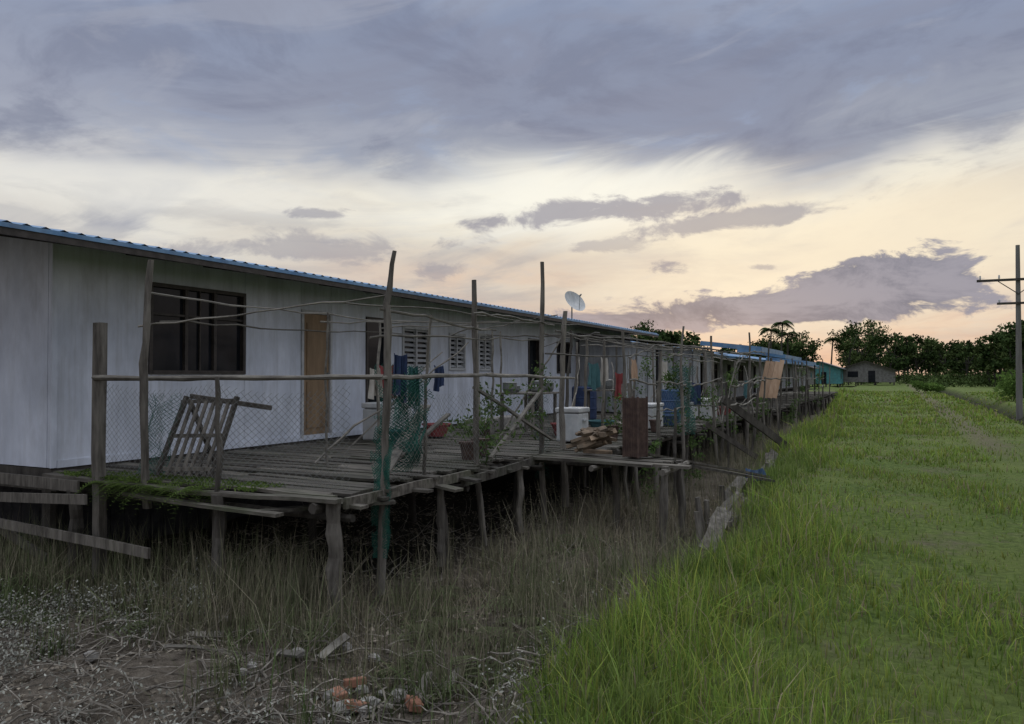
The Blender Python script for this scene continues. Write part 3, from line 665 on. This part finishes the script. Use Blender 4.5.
cl=[('hanging_towel',(-4.7,6.75,1.88),(-4.62,6.9,1.88),.42,M_navy),('hanging_towel',(-4.62,6.92,1.75),(-4.56,7.0,1.75),.35,M_teal),('hanging_shirt',(-6.6,9.1,1.8),(-6.5,9.35,1.8),.4,M_red),('hanging_shirt',(-6.55,8.85,1.75),(-6.52,9.05,1.75),.35,M_cream),('hanging_shirt',(-6.3,10.1,1.8),(-6.25,10.3,1.8),.3,M_navy),
('hanging_shirt',(-4.4,11.7,1.85),(-4.35,12.0,1.85),.35,M_teal),('hanging_shirt',(-4.5,13.3,1.7),(-4.4,13.55,1.7),.4,M_red),('hanging_towel',(-5.2,14.5,2.0),(-5.2,14.9,2.0),.45,M_cream),('hanging_shirt',(-5.2,16.5,2.0),(-5.2,16.8,2.0),.4,M_orange),('hanging_shirt',(-3.8,16.2,1.5),(-3.7,16.6,1.5),.4,M_navy),('hanging_shirt',(-5.2,19,2.0),(-5.2,19.5,2.0),.45,M_cream),('hanging_shirt',(-3.7,22,1.5),(-3.7,22.4,1.5),.4,M_teal)]
for c in cl: cloth(*c)
cloth('blue_tarp',(-2.0,11.9,.27),(-1.8,12.2,.25),.1,M_blue)
S=empty('satellite_dish'); q=MB()
q.pole((-8.0,20.0,3.1),(-8.0,20.0,3.55),.02,.02,6,2,0); q.obj('mast',M_wire,S)
q=MB()
c=Vector((-7.95,19.95,3.62)); ax=Vector((.75,-.35,.55)).normalized(); a=ax.cross(Vector((0,0,1))).normalized(); b_=a.cross(ax)
vs=[];fs=[];n=20
for i in range(6):
    r=.34*i/5+.005
    for k in range(n):
        an=2*math.pi*k/n; vs.append(c+a*(math.cos(an)*r)+b_*(math.sin(an)*r)+ax*(.9*r*r))
for i in range(5):
    for k in range(n): fs.append((i*n+k,i*n+(k+1)%n,(i+1)*n+(k+1)%n,(i+1)*n+k))
q.add(vs,fs); q.obj('reflector',M_white,S,smooth=True)
q=MB(); q.pole(c-b_*.3+ax*.1,c+ax*.34,.008,.008,5,2,0); q.pole(c+ax*.32,c+ax*.4,.025,.02,8,1,0); q.obj('feed_arm',M_wire,S)
def lump(name,c,r,m_):
    q=MB(); vs=[];fs=[]
    n=8
    for i,zz in enumerate((-.5,-.2,.25,.5)):
        for k in range(n):
            an=2*math.pi*k/n; rr=r*(1,1.15,1.05,.7)[i]*U(.75,1.2); vs.append((c[0]+math.cos(an)*rr,c[1]+math.sin(an)*rr*.7,c[2]+zz*r*U(.8,1.1)))
    for i in range(3):
        for k in range(n): fs.append((i*n+k,i*n+(k+1)%n,(i+1)*n+(k+1)%n,(i+1)*n+k))
    fs.append(tuple(range(n-1,-1,-1)));fs.append(tuple(3*n+k for k in range(n)))
    q.add(vs,fs); return q.obj(name,m_)
for i in range(14):
    x=U(-3.5,-2.7);y=U(4.0,4.5); z=float(hgt(x,y))
    if i%4: lump('concrete_rubble',(x,y,z+.05),U(.03,.075),M_conc)
    else:
        q=MB(); q.box((x,y,z+.06),(.15,.09,.06),Matrix.Rotation(U(0,3),3,'Z')@Matrix.Rotation(U(-.3,.3),3,'X')); q.obj('broken_brick',M_brick,bevel=.008)
for i in range(10):
    x=U(-6,-3);y=U(3.8,5); lump('concrete_rubble',(x,y,float(hgt(x,y))+.06),U(.03,.06),M_conc)
q=MB()
for i in range(8):
    x=U(-5,-2.6);y=U(3.8,4.8);z=float(hgt(x,y)); an=U(0,6)
    q.beam((x,y,z+.05),(x+math.cos(an)*U(.15,.4),y+math.sin(an)*.25,z+U(.06,.16)),.06,.02,roll=U(-.5,.5),n=2,wob=.01)
q.obj('scrap_boards',M_rail)
def ferns(name,pts,L0,nf,col,droop=.5,parent=None):
    Vv=[];Cc=[]
    for (x,y,z) in pts:
        for f in range(nf):
            an=U(0,6.28); L_=L0*U(.6,1.15); rise=U(.3,.9)
            dirv=np.array([math.cos(an),math.sin(an),0]); sdv=np.array([-math.sin(an),math.cos(an),0])
            cf=np.array(col)*U(.6,1.3)
            for i in range(14):
                t=i/13; pnt=np.array([x,y,z])+dirv*L_*t+np.array([0,0,1])*(L_*(rise*t-(droop+rise*.6)*t*t))
                l=L_*.2*math.sin(math.pi*(.12+.86*t))
                for s_ in(-1,1):
                    tip=pnt+sdv*s_*l+dirv*l*.35-np.array([0,0,.2*l]); w=dirv*L_*.028
                    Vv+=[pnt-w*.6,pnt+w*.6,tip+w*.2,tip-w*.2]; Cc+=[cf]*4
    V=np.array(Vv);F=np.arange(len(V)).reshape(-1,4); return npmesh(name,V,F,np.array(Cc),M_leaf,parent)
ferns('fern',[(-7.5+U(0,1.6),5.4+U(-.05,.08),DZ-.05) for i in range(16)],.36,9,(.10,.145,.04),.75)
x,y=notdeck(*swpts(120,4.4,9,-8.5)); ferns('swamp_ferns',[(a,b_,float(hgt(a,b_))) for a,b_ in zip(x,y)],.55,8,(.10,.115,.06),.3)
mossp=[(U(-8.3,-5.4),5.5+U(-.06,.4),DZ+.005) for i in range(110)]
leafquads('deck_moss',mossp,[(.12,.07,.015)]*110,40,.03,(.06,.10,.025),(.13,.18,.05),M_leaf)
vc=[];vr=[]
for (x,y,z0,z1,n) in((-4.5,8.6,.6,1.5,12),(-4.55,10.0,.7,2.0,8),(-5.0,8.9,.6,1.2,9),(-3.75,14.5,.6,2.0,14),(-3.7,16.8,.5,1.5,10),(-4.2,12.6,.6,1.3,8),(-3.7,20,.5,1.7,10),(-3.8,25,.5,1.6,10),(-3.4,33,.2,1.8,10),(-3.3,40,.2,1.8,12),(-5.2,17.3,.6,2.2,9),(-6.5,12.2,.6,1.3,6),(-3.5,12.0,-.2,.8,8),(-3.2,14.0,-.2,.7,8),(-3.6,18.6,-.2,1.9,12),(-3.4,22.5,-.2,1.4,12),(-3.2,28,-.2,1.6,14)):
    for i in range(n): vc.append((x+U(-.2,.2),y+U(-.3,.3),U(z0,z1))); vr.append(U(.08,.2))
leafquads('climbing_vines',vc,vr,34,.065,(.045,.08,.025),(.11,.16,.055),M_leaf)
for (x,y) in((-5.0,9.2),(-4.9,8.7),(-4.3,12.6),(-4.1,14.5),(-6.5,12.2)):
    q=MB(); q.lathe((x,y,DZ),[(.08,0),(.11,.2),(.125,.2),(.125,.23),(.1,.23)],14); q.obj('plant_pot',M_rust)

# ------------------------------------------------------------------ distance
def hut(name,x,y,w,d_,h,wm,rm,rh=1.3):
    H=empty(name); q=MB(); z0=float(hgt(x,y))
    q.bb(x-w/2,x+w/2,y,y+d_,z0+.5,z0+h)
    q.add([(x-w/2,y,z0+h),(x+w/2,y,z0+h),(x,y,z0+h+rh),(x-w/2,y+d_,z0+h),(x+w/2,y+d_,z0+h),(x,y+d_,z0+h+rh)],[(0,1,2),(5,4,3)])
    q.obj('walls',wm,H); q=MB()
    o_=.5
    for s_ in(-1,1):
        q.add([(x,y-o_,z0+h+rh+.08),(x+s_*(w/2+o_),y-o_,z0+h-.12),(x+s_*(w/2+o_),y+d_+o_,z0+h-.12),(x,y+d_+o_,z0+h+rh+.08),(x,y-o_,z0+h+rh+.0),(x+s_*(w/2+o_),y-o_,z0+h-.2),(x+s_*(w/2+o_),y+d_+o_,z0+h-.2),(x,y+d_+o_,z0+h+rh)],[(0,1,2,3),(7,6,5,4),(0,4,5,1),(1,5,6,2),(2,6,7,3)])
    q.obj('roof',rm,H); q=MB()
    q.bb(x-w*.3,x-w*.12,y-.03,y-.005,z0+1.3,z0+2.2); q.bb(x+w*.05,x+w*.17,y-.03,y-.005,z0+.5,z0+2.3); q.bb(x+w/2+.005,x+w/2+.03,y+1,y+2.2,z0+1.2,z0+2.1)
    q.obj('openings',M_glass,H); q=MB()
    for a in(-.48,-.16,.16,.48):
        for b_ in(.1,d_-.1): q.pole((x+a*w,y+b_,z0-.5),(x+a*w,y+b_,z0+.5),.1,.1)
    q.obj('stilts',M_dark,H)
M_hut=mat('hut_boards',(.11,.10,.095),(.2,.195,.185),3)
M_greyroof=mat('grey_roof',(.10,.10,.11),(.16,.155,.16),2,(1,6,1))
hut('wooden_hut',-10.5,128,6,8,2.9,M_tealwall,M_greyroof,1.0)
hut('wooden_hut',-4.3,135,8.5,8,2.4,M_hut,M_brownroof,1.4)
hut('wooden_hut',-12.5,108,5,8,2.8,M_hut,M_brownroof,1.0)
LC=[];LR=[];LC2=[];LR2=[];tk=MB()
def tree(x,y,h,s=1.):
    z=float(hgt(x,y)); tk.pole((x,y,z-.3),(x+U(-.4,.4),y,z+h*.6),.16*s,.09*s,6,4,.1)
    n=random.randint(7,11)
    for i in range(n):
        a=U(0,6.28); r=U(.05,.28)*h; zz=z+h*U(.3,.92); c=(x+math.cos(a)*r,y+math.sin(a)*r,zz)
        tk.pole((x,y,z+h*U(.25,.5)),c,.07*s,.03*s,5,2,.05)
        R3=(h*U(.08,.19),h*U(.08,.19),h*U(.06,.13))
        if random.random()<.55: LC.append(c);LR.append(R3)
        else: LC2.append(c);LR2.append(R3)
def prof(px):
    return np.interp(px,[560,650,700,740,775,800,830,870,900,940,980,1000,1024,1120],[332,323,342,346,330,332,327,319,332,342,340,324,322,326])
for i in range(190):
    px=U(560,1150); u=(px-512)/780; t=U(135,195)
    if px>985 : t=U(95,140)
    x=(-.4415+.897*u)*t; y=(.897+.4415*u)*t
    if -18<x<3 and y<150: continue
    top=1.65+(375-prof(px))/780*t
    tree(x,y,max(3,(top-float(hgt(x,y)))*U(.74,1.1)))
for i in range(12):
    px=U(636,690); u=(px-512)/780; t=U(85,110); x=(-.4415+.897*u)*t; y=(.897+.4415*u)*t; tree(x,y,(1.65+50/780*t)*U(.8,1.0))
T=empty('tree_line')
tk.obj('trunks',M_dark,T)
leafquads('leaves',LC,LR,80,.5,(.018,.032,.012),(.05,.075,.025),M_far,T,asp=.7)
leafquads('leaves_light',LC2,LR2,80,.45,(.035,.055,.018),(.085,.11,.04),M_far,T,asp=.7)
cc=[];rr=[]
for i in range(420):
    px=U(700,1160); u=(px-512)/780; t=U(105,195); x=(-.4415+.897*u)*t; y=(.897+.4415*u)*t
    if -18<x<1.5 and y<150: continue
    h=U(.8,2.8); cc.append((x,y,float(hgt(x,y))+h*.5)); rr.append((h*1.3,h*1.3,h*.7))
for i in range(90):
    y=U(2,100); cc.append((U(-22,-17.5),y,U(-.2,.9))); rr.append((1.2,1.5,1.0))  # clumps behind the houses, added to block light under the floors
leafquads('undergrowth_and_light_screen',cc,rr,90,.4,(.035,.052,.02),(.08,.115,.038),M_far,asp=.6)
def bush(name,x,y,r,h,n,sz,ca=(.06,.11,.028),cb=(.13,.20,.05)):
    z=float(hgt(x,y)); C=[(x+U(-r,r)*.7,y+U(-r,r)*.7,z+h*U(.2,.75)) for i in range(9)]
    leafquads(name,C,[(r*.45,r*.45,h*.3)]*9,n,sz,ca,cb,M_leaf)
bush('bush',6.6,58,1.6,2.0,160,.22); bush('bush',8.6,66,1.8,2.4,160,.25); bush('bush',2.2,80,1.6,1.2,130,.25); bush('bush',9.2,50,1.8,1.6,150,.2); bush('bush',6.4,30,.7,.9,120,.12)
def palm(x,y,h,R_=2.2):
    P_=empty('palm_tree'); z=float(hgt(x,y)); q=MB(); q.pole((x,y,z-.3),(x+U(-.6,.6),y,z+h),.17,.11,7,8,.05); q.obj('trunk',M_dark,P_)
    top=np.array(q.v[-4]); Vv=[];Cc=[]
    for f in range(18):
        an=f*2*math.pi/18+U(-.2,.2); ri=U(-.1,1.0); d_=np.array([math.cos(an),math.sin(an),0]); s0=np.array([-math.sin(an),math.cos(an),0]); L_=R_*U(.8,1.15)
        c=np.array([.03,.05,.018])*U(.6,1.4)
        for i in range(16):
            t=i/15; pnt=top+d_*L_*t*(1-.15*t)+np.array([0,0,1])*L_*(ri*t-(.45+ri*.7)*t*t); l=L_*.3*math.sin(math.pi*(.15+.75*t))
            for s_ in(-1,1):
                tip=pnt+s0*s_*l+d_*l*.3-np.array([0,0,l*.55]); w=d_*.07; Vv+=[pnt-w,pnt+w,tip+w*.3,tip-w*.3];Cc+=[c]*4
    V=np.array(Vv); npmesh('fronds',V,np.arange(len(V)).reshape(-1,4),np.array(Cc),M_far,P_)
for (px,py,t) in((779,321,120),(771,328,128),(788,332,122),(830,338,140),(908,336,150)):
    u=(px-512)/780; x=(-.4415+.897*u)*t; y=(.897+.4415*u)*t; palm(x,y,1.65+(375-py)/780*t-float(hgt(x,y))-.3,2.0)
def upole(x,y,h):
    E=empty('utility_pole'); q=MB(); z=float(hgt(x,y)); q.pole((x,y,z-.5),(x,y,z+h),.15,.09,12,6,.0); q.obj('pole',M_pole,E)
    q=MB(); q.bb(x-1.75,x+1.75,y-.17,y-.09,z+h-1.75,z+h-1.63); q.bb(x-.9,x+.9,y-.17,y-.09,z+h-2.9,z+h-2.79)
    q.beam((x-.9,y-.13,z+h-1.7),(x,y-.12,z+h-2.4),.03,.04);q.beam((x+.9,y-.13,z+h-1.7),(x,y-.12,z+h-2.4),.03,.04); q.obj('crossarms',M_dark,E)
    q=MB()
    for a in(-1.6,-.8,.8,1.6): q.lathe((x+a,y-.13,z+h-1.62),[(.02,0),(.05,.03),(.03,.06),(.05,.09),(.03,.12),(.045,.15),(.02,.19)],10)
    for a in(-.8,.8): q.lathe((x+a,y-.13,z+h-2.78),[(.02,0),(.05,.03),(.03,.06),(.05,.09),(.02,.15)],10)
    q.obj('insulators',M_white,E)
upole(5.4,45,8.5)
q=MB()
for (cx_,cy_,rx_,ry_) in((2.0,41.5,.45,3.0),(2.15,46,.3,1.6)):
    vs=[(cx_,cy_,.012)];n=26
    for k in range(n):
        an=2*math.pi*k/n; r=1+.25*math.sin(k*1.9)+.12*math.sin(k*4.1); vs.append((cx_+math.cos(an)*rx_*r,cy_+math.sin(an)*ry_*r,.012))
    q.add(vs,[(0,1+k,1+(k+1)%n) for k in range(n)])
q.obj('puddle',mat('puddle_water',(.12,.11,.09),(.2,.18,.15),2,rough=.08,bump=.01,spec=.7))

# ------------------------------------------------------------------ sky
w=bpy.data.worlds.new('World'); scene.world=w; w.use_nodes=True; nt=w.node_tree; N=nt.nodes; L=nt.links
w.cycles.sampling_method='MANUAL'; w.cycles.sample_map_resolution=512
bg=N['Background']
def cn(v,s):
    if isinstance(v,(int,float)): s.default_value=v
    else: L.new(v,s)
def Mx(op,a,b_=0,c=None,clamp=False):
    n=N.new('ShaderNodeMath'); n.operation=op; n.use_clamp=clamp; cn(a,n.inputs[0]); cn(b_,n.inputs[1])
    if c is not None: cn(c,n.inputs[2])
    return n.outputs[0]
def MR(v,a,b_,c=0,d_=1):
    n=N.new('ShaderNodeMapRange'); n.interpolation_type='SMOOTHSTEP'; cn(v,n.inputs[0]); n.inputs[1].default_value=a;n.inputs[2].default_value=b_;n.inputs[3].default_value=c;n.inputs[4].default_value=d_; return n.outputs[0]
def MC(f,a,b_):
    n=N.new('ShaderNodeMix'); n.data_type='RGBA'; cn(f,n.inputs[0])
    for i,q in((6,a),(7,b_)):
        if isinstance(q,tuple): n.inputs[i].default_value=(*q,1)
        else: L.new(q,n.inputs[i])
    return n.outputs[2]
tc=N.new('ShaderNodeTexCoord'); sx=N.new('ShaderNodeSeparateXYZ'); L.new(tc.outputs['Generated'],sx.inputs[0]); x,y,z=sx.outputs
h=Mx('ADD',Mx('MAXIMUM',z,0.),.12)
cb=N.new('ShaderNodeCombineXYZ'); L.new(Mx('DIVIDE',x,h),cb.inputs[0]); L.new(Mx('DIVIDE',y,h),cb.inputs[1])
az=Mx('ARCTAN2',x,y)
ca=N.new('ShaderNodeCombineXYZ'); L.new(az,ca.inputs[0]); L.new(Mx('MULTIPLY',z,2.2),ca.inputs[1])
cs_=N.new('ShaderNodeCombineXYZ'); L.new(Mx('MULTIPLY',az,1.5),cs_.inputs[0]); L.new(Mx('MULTIPLY',Mx('SUBTRACT',z,Mx('MULTIPLY',az,.14)),7.),cs_.inputs[1])
def NZ(vec,s,det=7,ro=.58,dist=0,off=0):
    mp=N.new('ShaderNodeMapping'); mp.inputs['Location'].default_value=(off,off*.7,0); L.new(vec,mp.inputs[0])
    n=N.new('ShaderNodeTexNoise'); n.noise_dimensions='2D'; n.inputs['Scale'].default_value=s; n.inputs['Detail'].default_value=det; n.inputs['Roughness'].default_value=ro; n.inputs['Distortion'].default_value=dist; L.new(mp.outputs[0],n.inputs['Vector']); return n.outputs[0]
n1=NZ(cb.outputs[0],.8,4,.55,0); n2=NZ(cb.outputs[0],1.9,6,.62,.3,5.3); n3=NZ(ca.outputs[0],9,6,.66,.3,2); n4=NZ(ca.outputs[0],2.6,4,.55,0,7); n5=NZ(cs_.outputs[0],2.0,6,.6,.5,3)
ew=Mx('ADD',z,Mx('ADD',Mx('ADD',Mx('MULTIPLY',Mx('SUBTRACT',n1,.5),.15),Mx('MULTIPLY',Mx('SUBTRACT',n4,.5),.14)),Mx('MULTIPLY',Mx('SUBTRACT',n5,.5),.12)))
cr=N.new('ShaderNodeValToRGB'); L.new(ew,cr.inputs[0]); R_=cr.color_ramp
stops=[(0.0,(.76,.51,.37)),(.05,(.78,.57,.43)),(.10,(.72,.62,.52)),(.155,(.80,.73,.61)),(.21,(.92,.87,.74)),(.24,(.64,.63,.61)),(.275,(.34,.37,.45)),(.32,(.26,.29,.39)),(.40,(.27,.32,.45)),(.52,(.46,.52,.64)),(.68,(1.25,1.34,1.50)),(1,(1.75,1.84,2.0))]  # highest stops brightened above the view to light the foreground
while len(R_.elements)<len(stops): R_.elements.new(.5)
for e_,(p_,c_) in zip(R_.elements,stops): e_.position=p_; e_.color=(*c_,1)
col=cr.outputs[0]
ga=Mx('DIVIDE',Mx('ADD',az,.22),.9); g=Mx('EXPONENT',Mx('MULTIPLY',Mx('MULTIPLY',ga,ga),-1.)) 
lowm=MR(z,.25,.45,1,0)
col=MC(Mx('MULTIPLY',Mx('SUBTRACT',1.,g),Mx('MULTIPLY',lowm,.7)),col,(.54,.56,.64))
hi=MR(z,.5,.7,1,.25)
col=MC(Mx('MULTIPLY',Mx('MULTIPLY',MR(n5,.50,.68),MR(z,.05,.2,.3,.42)),hi),col,(.25,.26,.34))
col=MC(Mx('MULTIPLY',Mx('MULTIPLY',MR(n2,.48,.68),MR(z,.14,.27,.15,.55)),hi),col,(.19,.21,.30))
col=MC(Mx('MULTIPLY',Mx('MULTIPLY',MR(n5,.47,.32),MR(z,.2,.3,.1,.4)),hi),col,(.42,.44,.52))
col=MC(Mx('MULTIPLY',Mx('MULTIPLY',MR(n2,.46,.30),MR(z,.2,.3,.1,.45)),hi),col,(.33,.41,.58))
def blob(px,py,sa,se,tilt=0.,edge=(.45,.9),nn=None,namp=2.6):
    u=(px-512)/780; a0=math.atan(u)-math.radians(26.2); e0=(375-py)/780/math.sqrt(1+u*u)
    da=Mx('SUBTRACT',az,a0); de=Mx('SUBTRACT',Mx('SUBTRACT',z,e0),Mx('MULTIPLY',da,tilt))
    qa=Mx('DIVIDE',da,sa); qe=Mx('DIVIDE',de,se)
    q=Mx('ADD',Mx('MULTIPLY',qa,qa),Mx('MULTIPLY',qe,qe))
    gz=Mx('EXPONENT',Mx('MULTIPLY',q,-1.))
    return MR(Mx('ADD',gz,Mx('MULTIPLY',Mx('MULTIPLY',Mx('SUBTRACT',nn if nn else n3,.5),namp),MR(gz,0.02,.3))),edge[0],edge[1])
col=MC(Mx('MULTIPLY',blob(555,198,.24,.055,0,(.1,.9),n5,1.5),.85),col,(1.0,.98,.88))
col=MC(Mx('MULTIPLY',blob(880,255,.30,.09,0,(.1,.9),n5,1.3),.8),col,(1.0,.87,.66))
col=MC(Mx('MULTIPLY',blob(150,190,.30,.030,0,(.2,.9),n5,1.6),.65),col,(.88,.86,.80))
for (px,py,sa,se,ti,am) in((620,212,.20,.018,.07,.75),(740,222,.12,.014,.1,.65),(440,272,.04,.016,0,.5),(668,268,.035,.013,0,.75),(320,216,.045,.008,0,.6),(600,246,.06,.012,0,.45),(300,250,.20,.022,.05,.5),(760,268,.03,.006,0,.5)):
    col=MC(Mx('MULTIPLY',blob(px,py,sa,se,ti,(.4,.85),n3,2.4),am),col,(.25,.25,.33))
bank=blob(885,285,.105,.042,0,(.38,.58),None,2.0); bank2=blob(780,310,.24,.024,0,(.38,.6),None,1.8); bank3=blob(655,320,.15,.016,0,(.4,.7),None,1.8)
bk=Mx('MAXIMUM',Mx('MAXIMUM',bank,bank2),bank3)
bcol=MC(MR(n3,.36,.64),(.13,.15,.235),(.29,.29,.37))
col=MC(Mx('MULTIPLY',bk,.93),col,bcol)
sk=N.new('ShaderNodeTexSky'); sk.sky_type='NISHITA'; sk.sun_disc=False; sk.sun_elevation=math.radians(5); sk.sun_rotation=math.radians(-14)
sc=N.new('ShaderNodeVectorMath'); sc.operation='SCALE'; L.new(sk.outputs[0],sc.inputs[0]); sc.inputs['Scale'].default_value=.06
col=MC(.06,col,sc.outputs[0])
L.new(col,bg.inputs[0]); bg.inputs[1].default_value=1.0
sd=bpy.data.lights.new('sun','SUN'); sd.energy=.5; sd.angle=math.radians(25); sd.color=(1,.87,.74)
so=link(bpy.data.objects.new('sun',sd)); a=math.radians(-14); el=math.radians(9)
so.rotation_euler=Vector((-math.sin(a)*math.cos(el),-math.cos(a)*math.cos(el),-math.sin(el))).to_track_quat('-Z','Y').to_euler()
# ------------------------------------------------------------------ camera
cd=bpy.data.cameras.new('camera'); cd.lens=27.4; cd.sensor_width=36; cd.clip_end=5000; cd.clip_start=.05
co=link(bpy.data.objects.new('camera',cd)); co.location=(0,0,1.65); co.rotation_euler=(math.radians(90.95),0,math.radians(26.2)); scene.camera=co
print('polys',sum(len(o.data.polygons) for o in bpy.data.objects if o.type=='MESH'))
